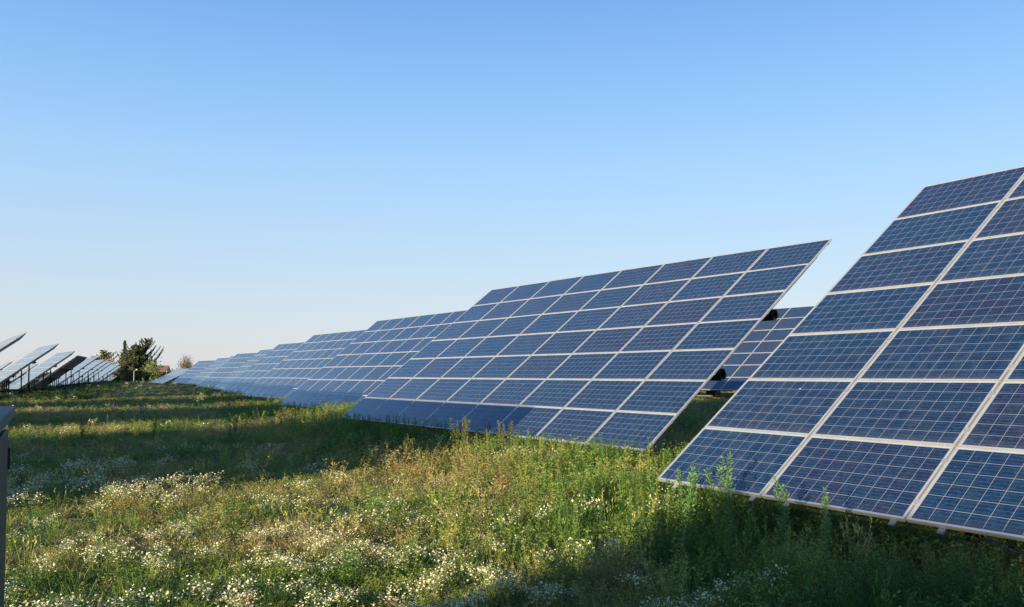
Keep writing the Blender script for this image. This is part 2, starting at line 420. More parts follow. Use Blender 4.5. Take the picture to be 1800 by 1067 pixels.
# the flat-lying last table at the end of the right row
def low_table(x, y, z, yaw, tilt, label):
    o = copy_tree(far_t, far_k); o.location = (x, y, z); o.rotation_euler = (0, 0, R(yaw)); tag(o, label, 'solar panel array', G1)
    zc = 2.0
    for ch in list(o.children):
        if ch.name.startswith(('solar_module', 'main_beam', 'rafter')):
            v_ = ch.location.copy(); p = Vector((v_.x, v_.y, v_.z - ZC)); p = Matrix.Rotation(tilt - TILT, 4, 'X') @ p
            ch.location = (p.x, p.y, p.z + zc); ch.rotation_euler[0] += tilt - TILT
        elif ch.name.startswith('post'):
            ch.scale[2] = .55
    return o
low_table(-71.6, 176, -2.45, -55.0, R(24), 'last solar table at the far end of the right row, lying flatter, uniformly light blue')

# ------------------------------------------------------------ equipment cabinet at the left edge
cabn = empty('equipment_cabinet', (-1.717, 2.90, -1.9), R(-61)); cabn.scale = (1.16, 1.16, .992)
tag(cabn, 'grey green metal equipment cabinet with an overhanging lid at the left photo edge', 'cabinet')
# local x = along the visible face towards the camera, local y = away from it ; origin under the lid's far corner
def cabinet():
    W_, D_ = 1.1, .6; ov = .027
    b = MB(); b.b2(ov, W_ - ov, -D_ + ov, -ov, .12, 1.755); b.build('body', M['cab'], cabn, bevel=.006)
    b = MB(); b.b2(.03, W_ - .03, -D_ + .04, -.05, -.1, .12); b.build('plinth', M['concrete'], cabn)
    b = MB()
    k = len(b.v)
    for (x, y, z) in ((0, 0, 1.770), (W_, 0, 1.770), (W_, -D_, 1.770), (0, -D_, 1.770), (0, 0, 1.805), (W_, 0, 1.805), (W_, -D_, 1.817), (0, -D_, 1.817)):
        b.v.append((x, y, z))
    for q in ((3, 2, 1, 0), (4, 5, 6, 7), (0, 1, 5, 4), (1, 2, 6, 5), (2, 3, 7, 6), (3, 0, 4, 7)): b.f.append(q); b.mi.append(0)
    b.b2(.04, W_ - .04, -D_ + .04, -.04, 1.755, 1.770)
    b.build('lid', M['lid'], cabn, bevel=.004)
    # door on the visible long face, its gap, hinges
    d = MB(); d.b2(ov + .035, W_ - ov - .04, -ov + .002, -ov + .014, .2, 1.73); dd = d.build('door', M['cab'], cabn, bevel=.004)
    for z in (1.63, .5):
        h = MB(); h.tube((ov + .007, -ov + .010, z - .036), (ov + .007, -ov + .010, z - .004), .007, n=10); h.tube((ov + .007, -ov + .010, z + .004), (ov + .007, -ov + .010, z + .036), .007, n=10)
        h.b2(ov + .007, ov + .05, -ov + .0145, -ov + .020, z - .036, z + .036)
        h.build('hinge', M['dark'], dd)
    h = MB(); h.b2(W_ - ov - .12, W_ - ov - .08, -ov + .014, -ov + .045, .85, 1.05); h.build('handle', M['dark'], dd, bevel=.006)
cabinet()

# ------------------------------------------------------------ plants (quads with a colour per vertex)
class Pl:
    def __init__(s): s.v = []; s.f = []; s.c = []
    def q(s, a, b, c, d, colr):
        k = len(s.v); s.v += [a, b, c, d]; s.f.append((k, k + 1, k + 2, k + 3)); s.c += [colr] * 4
    def leaf(s, base, dirv, l, w_, colr, up=None, fold=.0):
        d = Vector(dirv).normalized(); u = d.cross(Vector((random.gauss(0, 1), random.gauss(0, 1), random.gauss(0, 1)))).normalized()
        b = Vector(base); mid = b + d * (l * .5); s.q(tuple(b), tuple(mid + u * w_ * .5), tuple(b + d * l), tuple(mid - u * w_ * .5), colr)
    def ribbon(s, pts, w_, colr, w1=.3):
        d0 = Vector((random.gauss(0, 1), random.gauss(0, 1), 0)).normalized(); n = len(pts) - 1
        for i in range(n):
            a = Vector(pts[i]); b = Vector(pts[i + 1]); wa = w_ * (1 - (1 - w1) * i / n) / 2; wb = w_ * (1 - (1 - w1) * (i + 1) / n) / 2
            s.q(tuple(a - d0 * wa), tuple(a + d0 * wa), tuple(b + d0 * wb), tuple(b - d0 * wb), colr)
    def arr(s): return np.array(s.v, np.float32), np.array(s.f, np.int32), np.array(s.c, np.float32)
def rv(s=1): return Vector((random.gauss(0, s), random.gauss(0, s), random.gauss(0, s)))
# colour classes are white = takes the instance tint; a colour with a negative first channel is kept as given
def K(c): return (-c[0] - 1e-3, c[1], c[2])
def J(a=.25):  # jittered tint
    t = 1 + random.uniform(-a, a); return (t * random.uniform(.9, 1.1), t, t * random.uniform(.85, 1.15))
def forb(h, nl, ll, lw, spread=.5, droop=.0, stems=3):
    p = Pl()
    for s_ in range(stems):
        a = random.uniform(0, 6.28); tip = Vector((math.cos(a) * spread * h * random.uniform(.2, 1), math.sin(a) * spread * h * random.uniform(.2, 1), h * random.uniform(.6, 1)))
        pts = [Vector((0, 0, 0)), tip * .5 + rv(.03 * h), tip]
        p.ribbon(pts, ll * .12 + .002, tuple(x * .8 for x in J()), .5)
        for i in range(nl // stems):
            t = random.uniform(.12, 1) ** .8
            b = (pts[0].lerp(pts[1], t * 2) if t < .5 else pts[1].lerp(pts[2], t * 2 - 1))
            aa = random.uniform(0, 6.28); d = Vector((math.cos(aa), math.sin(aa), random.uniform(-.2, 1.1) - droop))
            b = b + d * ll * .2
            p.leaf(b, d, ll * random.uniform(.6, 1.2), lw * random.uniform(.7, 1.2), J())
    return p.arr()
def tuft(h, nb, w_, lean=.5):
    p = Pl()
    for i in range(nb):
        a = random.uniform(0, 6.28); r = random.uniform(0, .12) * h; L = h * random.uniform(.5, 1.1); ln = random.uniform(.1, lean)
        d = Vector((math.cos(a), math.sin(a), 0)); b = d * r + Vector((random.gauss(0, .02), random.gauss(0, .02), 0))
        pts = [b, b + d * L * ln * .3 + Vector((0, 0, L * .5)), b + d * L * ln * .9 + Vector((0, 0, L * .85)), b + d * L * ln * 1.5 + Vector((0, 0, L * (.95 - ln * .5)))]
        p.ribbon(pts, w_, J(), .15)
    return p.arr()
def seedgrass(h, n, w_):
    p = Pl()
    for i in range(n):
        a = random.uniform(0, 6.28); d = Vector((math.cos(a), math.sin(a), 0)); L = h * random.uniform(.7, 1.1); ln = random.uniform(.02, .35)
        b = d * .03; tp = b + d * L * ln + Vector((0, 0, L))
        p.ribbon([b, b.lerp(tp, .5) + Vector((0, 0, L * .04)), tp], w_, J(), .6)
        for k in range(7):
            q = b.lerp(tp, 1 - k * .035); p.leaf(q, Vector((0, 0, 1)) + d * .5 + rv(.4), .035, .010, tuple(x * 1.2 for x in J()))
    return p.arr()
def daisy(h, nf, rad, nl=26, stems=5, big=1.0):
    p = Pl()
    for s_ in range(stems):
        a = random.uniform(0, 6.28); rr = random.uniform(.05, .4) * h
        tip = Vector((math.cos(a) * rr, math.sin(a) * rr, h * random.uniform(.72, 1))); mid = tip * .55 + rv(.02)
        p.ribbon([Vector((0, 0, 0)), mid, tip], .005 * big, tuple(x * .8 for x in J()), .5)
        for i in range(nl // stems):
            t = random.uniform(.15, .95); b = (mid * (t * 2) if t < .5 else mid.lerp(tip, t * 2 - 1)); aa = random.uniform(0, 6.28)
            p.leaf(b, (math.cos(aa), math.sin(aa), random.uniform(-.1, .9)), .05 * big, .011 * big, J())
        for i in range(nf // stems):
            aa = random.uniform(0, 6.28); r2 = random.uniform(.01, .09) * (.7 + big * .3)
            c = tip + Vector((math.cos(aa) * r2, math.sin(aa) * r2, random.uniform(-.05, .03)))
            p.ribbon([mid.lerp(tip, .8), c], .003 * big, J(), .8)
            n = (Vector((0, 0, .75)) + Vector((SUN.x, SUN.y, 0)) * .0 + rv(.55)).normalized(); u = n.orthogonal().normalized(); w_ = n.cross(u); r = rad * random.uniform(.75, 1.2)
            wc = random.uniform(.66, .86); white = K((wc, wc * .97, wc * .66)); pt = [c + u * (r * math.cos(t)) + w_ * (r * math.sin(t)) for t in [k * math.pi / 3 for k in range(6)]]
            p.q(*[tuple(x) for x in (pt[0], pt[1], pt[2], pt[3])], white); p.q(*[tuple(x) for x in (pt[3], pt[4], pt[5], pt[0])], white)
            e = c + n * .002; y = K((.62, .48, .07)); r3 = r * .36
            p.q(tuple(e + u * r3), tuple(e + w_ * r3), tuple(e - u * r3), tuple(e - w_ * r3), y)
    return p.arr()
def spire(h, n, ll, lw):       # upright leafy weed, narrow, denser plume at the top
    p = Pl(); tip = Vector((random.gauss(0, .06) * h, random.gauss(0, .06) * h, h))
    p.ribbon([Vector((0, 0, 0)), tip * .5 + rv(.01), tip], .010, tuple(x * .8 for x in J()), .4)
    for i in range(n):
        t = random.uniform(.08, 1); a = i * 2.4 + random.uniform(-.3, .3); L = ll * (1.15 - .7 * t) * random.uniform(.7, 1.2)
        p.leaf(tip * t, (math.cos(a), math.sin(a), random.uniform(.3, 1.1)), L, lw * random.uniform(.7, 1.1), J())
    for i in range(n // 2):    # side sprays near the top
        t = random.uniform(.62, 1); a = random.uniform(0, 6.28); d = Vector((math.cos(a), math.sin(a), .9)); b = tip * t + d * random.uniform(0, .13) * h * (1.1 - t)
        p.leaf(b, d + rv(.3), ll * .35, lw * .8, tuple(x * 1.15 for x in J()))
    return p.arr()

def scatter(protos, x, y, scale, tint, zs=None, sink=.02):
    """merge transformed copies of the prototypes into one vertex/quad/colour array"""
    V = []; F = []; C = []; off = 0; n = len(x); which = rng.integers(0, len(protos), n); z = ground(x, y) - sink
    ang = rng.uniform(0, 2 * np.pi, n); zs = np.ones(n) if zs is None else zs
    for k, (pv, pf, pc) in enumerate(protos):
        i = np.where(which == k)[0]
        if not len(i): continue
        c, s = np.cos(ang[i]), np.sin(ang[i]); S = scale[i][:, None]
        X = (pv[None, :, 0] * c[:, None] - pv[None, :, 1] * s[:, None]) * S + x[i][:, None]
        Y = (pv[None, :, 0] * s[:, None] + pv[None, :, 1] * c[:, None]) * S + y[i][:, None]
        Z = pv[None, :, 2] * S * zs[i][:, None] + z[i][:, None]
        vv = np.stack([X, Y, Z], -1).reshape(-1, 3)
        keep = pc[:, 0] < 0; own = pc.copy(); own[keep, 0] = -own[keep, 0]
        cc = np.where(keep[None, :, None], own[None], own[None] * tint[i][:, None, :]).reshape(-1, 3)
        nv = len(pv); ff = (pf[None] + (np.arange(len(i)) * nv)[:, None, None] + off).reshape(-1, 4)
        V.append(vv); F.append(ff); C.append(cc); off += len(vv)
    return V, F, C
class Acc:
    def __init__(s): s.V = []; s.F = []; s.C = []; s.n = 0
    def add(s, vfc):
        V, F, C = vfc
        for f_ in F: s.F.append(f_ + s.n)
        for v_ in V: s.V.append(v_); s.n += len(v_)
        s.C += C
    def build(s, name, mat): 
        if not s.V: return None
        return np_mesh(name, np.concatenate(s.V), np.concatenate(s.F), mat, np.clip(np.concatenate(s.C), 0, 1))

def samp(d0, d1, dens, lo=-.74, hi=.74, bulge=1.2):
    """points between depths d0..d1 inside the wedge in front of the viewer, uniform per square metre"""
    A = (hi - lo) * (d1 ** 2 - d0 ** 2) / 2 + 2 * bulge * (d1 - d0); n = int(A * dens)
    y = np.sqrt(rng.uniform(d0 ** 2, d1 ** 2, n)); x = rng.uniform(0, 1, n) * ((hi - lo) * y + 2 * bulge) + lo * y - bulge
    return x, y
# lower rims of the right-hand tables, for tall weeds along them
SEG = []
for (tx, ty, tz, yw, _) in RIGHT:
    a_ = np.array([math.cos(R(yw)), math.sin(R(yw))]); h_ = np.array([-a_[1], a_[0]]); c_ = np.array([tx, ty]) - h_ * 3.5 * CT
    SEG.append((c_ - a_ * 4 * PW, c_ + a_ * 4 * PW, h_))
def rim(x, y, segs=None):      # distance in front (+) / behind (-) of the nearest lower rim
    best = np.full(np.shape(x), 1e9); sgn = np.zeros(np.shape(x))
    for (p0, p1, h_) in (SEG if segs is None else segs):
        d = p1 - p0; t = np.clip(((x - p0[0]) * d[0] + (y - p0[1]) * d[1]) / (d @ d), 0, 1)
        dx = x - (p0[0] + t * d[0]); dy = y - (p0[1] + t * d[1]); ds = np.hypot(dx, dy); s = -(dx * h_[0] + dy * h_[1])
        k = ds < best; best = np.where(k, ds, best); sgn = np.where(k, s, sgn)
    return best, sgn
PAL = np.array([(.080, .165, .030), (.130, .225, .040), (.205, .285, .052), (.285, .315, .078), (.34, .31, .115), (.28, .165, .065), (.055, .095, .045)])
def tints(x, y, lush, n):
    """palette choice from drifting patches: lush = greener"""
    a = fbm(x * .55, y * .55, 21) + rng.normal(0, .12, n) - .01 - .20 * lush
    idx = np.clip(((a - .22) / .56 * 5), 0, 4.999); i0 = idx.astype(int); fr = (idx - i0)[:, None]
    c = PAL[i0] * (1 - fr) + PAL[np.minimum(i0 + 1, 4)] * fr
    rust = ((fbm(x * .8, y * .8, 40) > .66) & (rng.random(n) < .25) & (lush < .35))
    c[rust] = PAL[5] * rng.uniform(.7, 1.2, (rust.sum(), 1))
    c *= rng.uniform(.68, 1.22, (n, 1)) * np.array([1.07, .99, 1.0])
    return c
def lushness(x, y):
    b, s = rim(x, y); return np.clip(np.exp(-(b / 2.6) ** 2) + .9 * sstep(1.0, 3.2, x) * sstep(14, 9, y), 0, 1)
def height(x, y):
    """how tall the growth stands, 1 = 0.3 m"""
    b, s = rim(x, y); t = np.exp(-(np.maximum(b - .3, 0) / 1.5) ** 2)
    return .62 + .35 * fbm(x * .4, y * .4, 5) + .95 * t + .45 * sstep(.6, 3.2, x) * sstep(13, 8, y)
acc = Acc()
def cull(x, y, keep): return x[keep], y[keep]
under = lambda x, y: (lambda b_s: (b_s[1] < -.9) & (b_s[0] < 6))(rim(x, y))

# --- near growth
lowp = [forb(.20, 42, .034, .014, .9, 0, 5) for _ in range(7)] + [forb(.26, 40, .030, .011, .6, 0, 4) for _ in range(5)]
grp = [tuft(.26, 26, .005, .7) for _ in range(5)]
midp = [forb(.50, 230, .034, .013, .62, .15, 10) for _ in range(7)]
def layer(protos, d0, d1, dens, sc0, pick=None, hpow=1.0, lu=None, col_mul=1.0, flat=1.0):
    x, y = samp(d0, d1, dens)
    if pick is not None: x, y = cull(x, y, pick(x, y))
    lush = lushness(x, y) if lu is None else np.full(len(x), lu)
    s = sc0 * rng.uniform(.75, 1.25, len(x))
    acc.add(scatter(protos, x, y, s, tints(x, y, lush, len(x)) * col_mul, zs=np.minimum(height(x, y) ** hpow, 1.35) * flat)); return len(x)
vis = lambda x, y: ~under(x, y) | (rng.random(len(x)) < .35)
bare = lambda x, y: (fbm(x * .5, y * .5, 60) < .60) | (rng.random(len(x)) < .25)
layer(lowp, 3.2, 9, 130, .80, lambda x, y: vis(x, y) & bare(x, y))
layer(lowp, 9, 17, 80, 1.0, lambda x, y: vis(x, y) & bare(x, y))
layer(lowp, 17, 34, 18, 1.7, vis, .8, flat=.75)
layer(lowp, 34, 75, 4.6, 2.6, vis, .7, flat=.5)
layer(lowp, 75, 150, 1.1, 4.0, vis, .5, flat=.32)
layer(lowp, 150, 300, .3, 6.0, vis, .2, flat=.2)
layer(grp, 3.2, 9, 15, 1.0, vis, .6); layer(grp, 9, 17, 8, 1.1, vis, .6); layer(grp, 17, 40, 2.5, 1.4, vis, .6)
dense = lambda x, y: vis(x, y) & (rng.random(len(x)) < lushness(x, y) * 1.1)
layer(midp, 3.2, 10, 19, .85, dense, .35); layer(midp, 10, 18, 14, 1.15, dense, .3); layer(midp, 18, 36, 5.5, 1.35, dense, .2); layer(midp, 36, 90, 1.0, 1.4, dense, 0, flat=.7)
def nearleft(x, y):
    d = np.full(len(x), 99.)
    for (tx, ty, tz, yw, _) in LEFT: d = np.minimum(d, np.hypot(x - tx, y - ty))
    return d < 8.5
layer(lowp, 35, 90, 5, 2.3, nearleft, .5, lu=1, col_mul=.8); layer(lowp, 90, 250, 1.2, 3.4, nearleft, .3, lu=1, col_mul=.8, flat=.7)
tag(acc.build('meadow_plants', M['leaf']), kind='stuff')

# --- drier seed grass and upright weeds
acc = Acc()
sg = [seedgrass(.42, 7, .003) for _ in range(4)]
layer(sg, 4, 12, 1.6, .9, lambda x, y: vis(x, y) & (fbm(x * .6, y * .6, 70) > .5), lu=0, col_mul=1.3)
layer(sg, 12, 24, 1.2, 1.0, lambda x, y: vis(x, y) & (fbm(x * .6, y * .6, 70) > .5), lu=0, col_mul=1.3)
sp = [spire(.62, 110, .055, .008) for _ in range(5)]
def near_rim(lo, hi, pr):
    def f_(x, y):
        b, s = rim(x, y); return (b < hi) & (s > lo) & (rng.random(len(x)) < pr)
    return f_
layer(sp, 9, 30, 16, .85, near_rim(.0, 2.0, .5), .8, lu=1); layer(sp, 30, 60, 4, .75, near_rim(.0, 2.2, .6), .6, lu=1); layer(sp, 60, 120, 1.2, .75, near_rim(.0, 2.5, .7), .4, lu=1)
layer(sp, 4, 10, 9, .62, near_rim(.0, 1.6, .5), .5, lu=1)
layer(sp, 14, 45, .25, .8, lambda x, y: x < -2, .5, lu=.4); 
tag(acc.build('tall_weeds', M['leaf']), kind='stuff')

# --- white daisy-like flowers in drifts
acc = Acc()
dz = [daisy(.32, 76, .0080, 30, 8) for _ in range(7)]
dz2 = [daisy(.34, 28, .015, 18, 5, 1.6) for _ in range(5)]
BL = [(-7.0, 12.6, 1.5, 1.5), (-7.6, 14.2, 1.3, .8), (-2.7, 8.1, 1.0, 1), (-3.9, 8.1, .9, 1), (-1.6, 6.9, .8, 1.3), (-1.0, 7.5, .6, 1), (0, 6.7, .7, .9), (.5, 7.3, .5, 1), (.25, 5.7, .5, 1.1), (-2.6, 6.3, .9, 1), (-3.6, 6.4, .8, 1),
      (-5, 9.4, .9, .9), (-3.3, 9.6, .8, .7), (-1.2, 8.6, .6, .6), (.9, 6.0, .6, .8), (1.6, 5.4, .6, .5), (-.2, 8.9, .4, .6), (-3.1, 13.4, .35, 1), (.3, 15.8, .35, 1.4), (-4.5, 14.5, .5, .5), (1.2, 9.3, .4, .5), (-.5, 6.0, .6, .9)]
def fl(x, y):
    d = np.zeros(len(x))
    for (cx, cy, r, a) in BL: d = np.maximum(d, a * np.exp(-(((x - cx) / r) ** 2 + ((y - cy) / r) ** 2)))
    nz = fbm(x * 1.6, y * 1.6, 81)
    d = d * sstep(.44, .60, nz) * 1.6 + .62 * sstep(.48, .60, nz) * sstep(1.6, -1.5, x) * sstep(13.0, 9.5, y) + .10 * sstep(.52, .66, fbm(x * .8, y * .8, 90))
    return rng.random(len(x)) < d
def flow(d0, d1, dens, protos, s0):
    x, y = samp(d0, d1, dens); x, y = cull(x, y, fl(x, y) & ~under(x, y))
    s = s0 * rng.uniform(.75, 1.2, len(x)); acc.add(scatter(protos, x, y, s, tints(x, y, np.full(len(x), .3), len(x)), zs=np.clip(height(x, y), .8, 1.5)))
flow(3.2, 10, 15, dz, 1.0); flow(10, 20, 10, dz, 1.2)
def flow2(d0, d1, dens, s0, th):
    x, y = samp(d0, d1, dens); x, y = cull(x, y, (fbm(x * .3, y * .3, 95) > th) & ~under(x, y)); s = s0 * rng.uniform(.8, 1.2, len(x))
    acc.add(scatter(dz2, x, y, s, tints(x, y, np.full(len(x), .3), len(x))))
flow2(20, 45, .5, 1.1, .58); flow2(45, 110, .12, 1.5, .55); flow2(110, 230, .02, 2.2, .5)
tag(acc.build('white_flowers', M['petal']), kind='stuff')

# --- single weeds and tufts one can point at
def single(name, gen, x, y, s, tint, label, cat, group=None):
    pv, pf, pc = gen; keep = pc[:, 0] < 0; c = pc.copy(); c[keep, 0] = -c[keep, 0]; c = np.where(keep[:, None], c, c * np.array(tint))
    o = np_mesh(name, pv * s, pf, M['leaf'], np.clip(c, 0, 1)); o.location = (x, y, float(ground(x, y)) - .02); tag(o, label, cat, group); return o
def bushy(h, n=5):
    P_ = []; 
    for i in range(n):
        q = spire(h * random.uniform(.75, 1), 90, .075 * h / .8, .015); a = random.uniform(0, 6.28); t = random.uniform(.02, .22)
        v_ = q[0].copy(); v_[:, 0] += v_[:, 2] * math.cos(a) * t; v_[:, 1] += v_[:, 2] * math.sin(a) * t; P_.append((v_, q[1], q[2]))
    off = 0; V = []; F = []; C = []
    for v_, f_, c_ in P_: V.append(v_); F.append(f_ + off); C.append(c_); off += len(v_)
    return np.concatenate(V), np.concatenate(F), np.concatenate(C)
GW = 'weeds growing up in front of the foreground table'
GR = (.13, .24, .075)
single('tall_weed', bushy(1.08, 4), 1.93, 9.45, 1, GR, 'feathery green weed rising over the left lower corner of the foreground table', 'weed', GW)
single('tall_weed', bushy(1.12, 5), 2.28, 8.85, 1, GR, 'bushiest feathery weed with two plumes over the first module column of the foreground table', 'weed', GW)
single('tall_weed', bushy(1.05, 3), 2.62, 8.05, 1, GR, 'thin feathery weed over the second module column of the foreground table', 'weed', GW)
single('tall_weed', bushy(.98, 2), 2.80, 7.5, 1, GR, 'smallest single sprig standing before the rim of the foreground table, farthest right', 'weed', GW)
YG = (.16, .17, .05)
GT = 'yellowish weeds at the edge of the shade before the middle table'
single('goldenrod', bushy(.85, 3), -2.9, 16.6, 1, YG, 'lone pale weed with three plumes standing against the dark shade', 'weed', GT)
single('goldenrod', bushy(1.1, 7), -1.05, 17.0, 1, YG, 'tallest yellowish weed clump before the shaded left part of the middle table', 'weed', GT)
single('goldenrod', bushy(1.0, 7), -.15, 17.1, 1, (.15, .14, .06), 'brownish weed clump before the middle table, right of the tallest one', 'weed', GT)
single('goldenrod', bushy(.8, 7), -2.0, 16.3, 1, YG, 'low spreading yellow weed clump between the lone plumed weed and the tallest clump', 'weed', GT)
single('grass_tuft', tuft(.75, 60, .010, 1.0), -1.6, 15.8, 1, (.16, .19, .05), 'tuft of long arching grass before the middle table', 'grass tuft')
single('grass_tuft', tuft(.50, 46, .011, 1.1), -2.75, 5.45, 1, (.17, .21, .05), 'bright tuft of broad arching grass at the bottom edge left of centre', 'grass tuft')
single('grass_tuft', tuft(.42, 34, .011, 1.1), -2.35, 5.6, 1, (.17, .19, .06), 'smaller arching grass tuft right of the bright one at the bottom edge', 'grass tuft')
GL = 'weeds standing in the sunlit strip at the left'
for i, (x, y, h_, lb) in enumerate([(-12.0, 23.5, .85, 'tallest weed of the sunlit strip by the cabinet'), (-10.2, 23.9, .75, 'weed with bent plumes in the sunlit strip, right of the tallest'), (-8.1, 24.6, .8, 'weed at the right end of the sunlit strip')]):
    single('tall_weed', bushy(h_, 4), x, y, 1, (.17, .17, .05), lb, 'weed', GL)

# ------------------------------------------------------------ far trees, bushes, house, pole
def leafcloud(pts, size, cols):
    """one leaf card cluster per point: randomly turned quads"""
    n = len(pts); d = rng.normal(size=(n, 3)); d /= np.linalg.norm(d, axis=1)[:, None]; e = rng.normal(size=(n, 3)); e -= (e * d).sum(1)[:, None] * d; e /= np.linalg.norm(e, axis=1)[:, None]
    s = (size * rng.uniform(.6, 1.3, n))[:, None]
    v = np.stack([pts - d * s, pts + e * s * .5, pts + d * s, pts - e * s * .5], 1).reshape(-1, 3)
    return v, np.arange(n * 4).reshape(-1, 4), np.repeat(cols, 4, 0)
def crown_mesh(name, parent, pts, size, c0, c1):
    t = rng.random((len(pts), 1)); c = np.array(c0) * (1 - t) + np.array(c1) * t
    v, f, cc = leafcloud(pts, size, c); o = np_mesh(name, v, f, M['leaf'], cc); o.parent = parent; return o
def trunk_mesh(parent, limbs, name='trunk'):
    b = MB()
    for (p, q, r0, r1) in limbs: b.tube(p, q, r0, r1, n=7, cap=False)
    o = b.build(name, M['bark'], parent, smooth=True); return o
def conifer(x, y, h, rad, label, c0, c1, bend=0.0, dens=1.0, droop=.2, base=.08, curl=0.0, ragged=.25, asym=0.0, size=.22, nb=70, tip=.62, tight=1.0):
    z = float(ground(x, y)); root = empty('conifer_tree', (x, y, z)); tag(root, label, 'tree')
    limbs = [((0, 0, -.2), (0, 0, h * .5), h * .022 + .05, h * .015 + .03), ((0, 0, h * .5), (bend, 0, h * .98), h * .015 + .03, .02)]
    P_ = []
    for i in range(nb):
        t = base + (1 - base) * (i + random.random()) / nb; a = random.uniform(0, 6.28)
        L = rad * (1 - t) ** tip * random.uniform(1 - ragged, 1 + ragged) * (1 + asym * math.cos(a)) + .15
        p0 = Vector((bend * max(0, t - .5) * 2, 0, h * t)); d = Vector((math.cos(a), math.sin(a), .12))
        prev = p0; K_ = 6
        for k in range(1, K_ + 1):
            s = k / K_; q = p0 + d * L * s + Vector((0, 0, -droop * L * s * s + curl * L * s ** 2.2))
            if L > .8: limbs.append((tuple(prev), tuple(q), .05 * (1 - s) + .02, .045 * (1 - s) + .012))
            n = int(dens * (5 + L * 3.2)); wv = (.10 + .14 * L * (1 - s) + .05) * tight
            P_.append(np.array(prev) + np.array(q - prev) * rng.random((n, 1)) + rng.normal(size=(n, 3)) * np.array([wv, wv, (.10 + .05 * L) * tight]))
            prev = q
    trunk_mesh(root, limbs); crown_mesh('crown', root, np.concatenate(P_), size, c0, c1); return root
def broad(name, x, y, h, rx, label, cat, c0, c1, n=900, size=.25, trunk=.35, sparse=False, ry=None, group=None):
    z = float(ground(x, y)); root = empty(name, (x, y, z)); tag(root, label, cat, group); limbs = [((0, 0, -.2), (0, 0, h * trunk), .05 * h, .035 * h)]
    P_ = []; ry = ry or rx; nl = 16 if not sparse else 24
    for i in range(nl):
        a = random.uniform(0, 6.28); e = random.uniform(.05, 1.4); r_ = random.uniform(.55, 1.0)
        tip = Vector((math.cos(a) * math.cos(e) * rx * r_, math.sin(a) * math.cos(e) * ry * r_, h * trunk + math.sin(e) * h * (1 - trunk) * r_))
        b = Vector((0, 0, h * trunk * random.uniform(.4, 1))); m_ = b.lerp(tip, .5) + rv(.05 * h)
        limbs += [(tuple(b), tuple(m_), .022 * h, .013 * h), (tuple(m_), tuple(tip), .013 * h, .004 * h)]
        for q, sp_ in ((tip, .16), (m_, .15)):
            k = n // (nl * 2); P_.append(np.array(q) + rng.normal(size=(k, 3)) * sp_ * h * (.55 if sparse else 1) * np.array([1, 1, .8]))
    trunk_mesh(root, limbs); pts = np.concatenate(P_); pts[:, 2] = np.maximum(pts[:, 2], .05); crown_mesh('crown', root, pts, size, c0, c1); return root
def at(px, D): return (px - 900) / 1472 * D
DK0, DK1 = (.016, .028, .014), (.045, .060, .024)
conifer(at(219, 238), 238, 11.6, 2.4, 'tall narrow dark spruce, leftmost of the conifer clump at the end of the field', (.035, .055, .025), (.08, .11, .04), droop=.3, nb=110, size=.18, tip=.95, tight=.6, ragged=.3)
conifer(at(238, 232), 232, 10.2, 5.6, 'broad dark cedar filling the middle of the conifer clump', (.05, .07, .03), (.15, .16, .065), droop=-.02, nb=210, base=.08, ragged=.4, size=.22, dens=1.6, tight=.8)
conifer(at(251, 236), 236, 11.8, 5.4, 'ragged cedar with upswept curling branches, right side of the conifer clump', (.04, .055, .028), (.10, .11, .05), droop=.05, curl=.85, nb=84, base=.15, ragged=.45, dens=2.2, size=.16, bend=1.0, tight=.27)
conifer(at(180, 300), 300, 10.5, 7.2, 'flat-topped leaning cedar rising behind the left row of tables', (.08, .085, .03), (.26, .24, .09), droop=.05, curl=.3, nb=44, base=.45, ragged=.5, size=.26, asym=.2, tight=.5)
broad('bare_tree', at(327, 340), 340, 8.8, 4.0, 'pale sparse round tree above the far end of the right row', 'tree', (.12, .11, .07), (.22, .20, .13), n=1700, size=.24, sparse=True)
GB = 'bushes in front of the red-roofed house'
for i, (px, D, h_, r_, c0, c1, lb) in enumerate([
    (262, 224, 3.6, 2.2, (.07, .09, .02), (.15, .16, .05), 'yellow green bush directly right of the pole'),
    (271, 222, 4.6, 1.9, (.06, .09, .02), (.13, .16, .05), 'tallest yellow green bush left of the house'),
    (280, 221, 2.3, 2.2, (.05, .075, .02), (.12, .14, .05), 'light green bush under the left end of the house'),
    (290, 223, 1.9, 2.4, (.03, .045, .016), (.08, .10, .035), 'dark green bush under the right end of the house'),
    (301, 230, 2.2, 2.6, (.03, .04, .016), (.07, .08, .03), 'low dark bush beside the end of the right row'),
    (226, 224, 2.6, 2.6, (.07, .065, .03), (.12, .11, .05), 'brownish bush left of the pole'),
    (247, 228, 2.4, 2.4, (.04, .05, .02), (.10, .11, .04), 'small bush behind the pole'),
    (215, 232, 2.2, 2.6, (.03, .04, .016), (.08, .09, .035), 'low bush at the end of the left row'),
    (312, 236, 2.2, 3.0, (.03, .04, .016), (.07, .08, .03), 'low bush hidden behind the last right table')]):
    broad('bush', at(px, D), D, h_ * 1.25, r_ * 1.1, lb, 'bush', [v * 1.8 for v in c0], [v * 1.6 for v in c1], n=900, size=.26, trunk=.12, group=GB)
# hedgerow far behind, closes the horizon
P_ = []
hx = rng.uniform(-330, 520, 52000); hh = 1.6 + 3.2 * fbm(hx * .06, hx * 0, 12) ** 1.3
hz = rng.uniform(0, 1, len(hx)) * hh; hy = 520 + rng.normal(0, 3, len(hx)) + .1 * np.abs(hx)
pts = np.stack([hx, hy, hz + ground(hx, hy)], 1); t = rng.random((len(hx), 1))
v, f, cc = leafcloud(pts, .8, np.array((.03, .045, .018)) * (1 - t) + np.array((.08, .095, .035)) * t)
tag(np_mesh('far_hedgerow', v, f, M['leaf'], cc), kind='stuff')

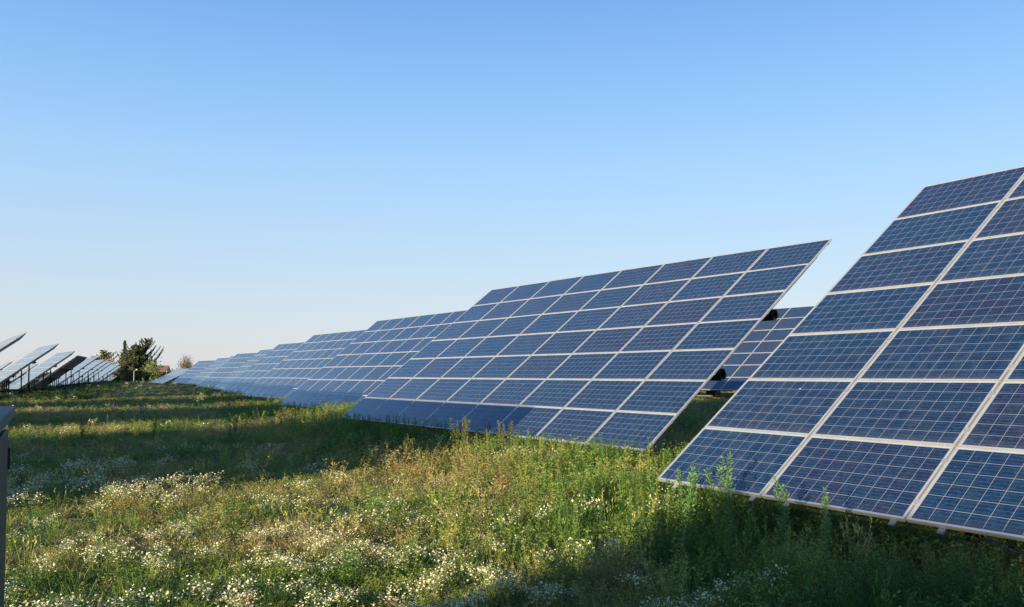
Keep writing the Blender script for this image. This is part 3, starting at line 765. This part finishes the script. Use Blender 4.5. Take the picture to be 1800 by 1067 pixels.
# house with red tiled roof
m = N('render_wall'); M['wall'] = m.P(Base_Color=m.mix(m.noise(.8, 5, m.obj()), (.36, .34, .31, 1), (.46, .44, .40, 1)), Roughness=.9)
m = N('roof_tiles'); wv = m.n('ShaderNodeTexWave'); wv.inputs['Scale'].default_value = 3.2; m.l(m.obj(), wv.inputs['Vector']); wv.inputs['Distortion'].default_value = .6
M['tile'] = m.P(Base_Color=m.mix(wv.outputs['Fac'], (.15, .072, .05, 1), (.22, .11, .075, 1)), Roughness=.85)
m = N('window_glass'); M['glass'] = m.P(Base_Color=(.03, .04, .05, 1), Roughness=.1)
D = 300
hs = empty('house', (at(281.5, D), D, float(ground(at(281.5, D), D))), R(14)); hs.scale = (.60, .8, .80); tag(hs, 'house with red tiled roof half hidden behind the bushes', 'house')
b = MB(); b.b2(-4.6, 4.6, -3.5, 3.5, -.5, 4.0); b.prism([], 0, 0) if False else None
for s in (-1, 1): b.quad([(s * 4.6, -3.5, 4.0), (s * 4.6, 3.5, 4.0), (s * 4.6, 0, 5.9)][::s])
b.build('wall', M['wall'], hs)
b = MB()
for s in (-1, 1):
    p = [(-5.1, s * 4.0, 3.78), (5.1, s * 4.0, 3.78), (5.1, 0, 6.0), (-5.1, 0, 6.0)]
    b.quad(p); b.quad([(x, y_, z + .16) for x, y_, z in p][::-1]); b.quad([p[0], p[1], (5.1, s * 4.0, 3.94), (-5.1, s * 4.0, 3.94)])
    for e in (-5.1, 5.1): b.quad([(e, s * 4.0, 3.78), (e, 0, 6.0), (e, 0, 6.16), (e, s * 4.0, 3.94)])
roof = b.build('roof', M['tile'], hs)
b = MB(); b.box((3.4, .8, 6.1), (.7, .7, 1.7)); b.box((3.4, .8, 7.0), (.85, .85, .12)); b.build('chimney', M['wall'], roof)
for x in (-3, -.6, 1.6, 3.4):
    b = MB(); b.b2(x - .45, x + .45, -3.56, -3.503, 1.6, 2.9); wd = b.build('window', M['glass'], hs)
# pale pole with a box on top, small white markers
px_, D = 236, 215
pr = empty('pole', (at(px_, D), D, float(ground(at(px_, D), D)))); tag(pr, 'pale wooden pole with a small lamp head in front of the conifers', 'pole')
b = MB(); b.tube((0, 0, -.3), (0, 0, 3.0), .10, .08, 10); b.build('shaft', M['palewood'], pr)
b = MB(); b.tube((0, 0, 2.9), (.55, 0, 3.3), .04, .04, 8); b.box((.68, 0, 3.35), (.36, .3, .34)); b.build('lamp_head', M['palewood'], pr, bevel=.02)
m = N('white_plastic'); M['white'] = m.P(Base_Color=(.7, .7, .66, 1), Roughness=.5)
for (px_, D, lb) in ((252, 214, 'small white marker left of the bushes'), (274.5, 213, 'small white marker below the house')):
    b = MB(); b.tube((0, 0, -.2), (0, 0, .75), .10, .10, 10); b.tube((0, 0, .75), (0, 0, 1.15), .19, .12, 10)
    o = b.build('marker_post', M['white'], None, (at(px_, D), D, float(ground(at(px_, D), D)))); tag(o, lb, 'marker', 'white marker posts at the field end')
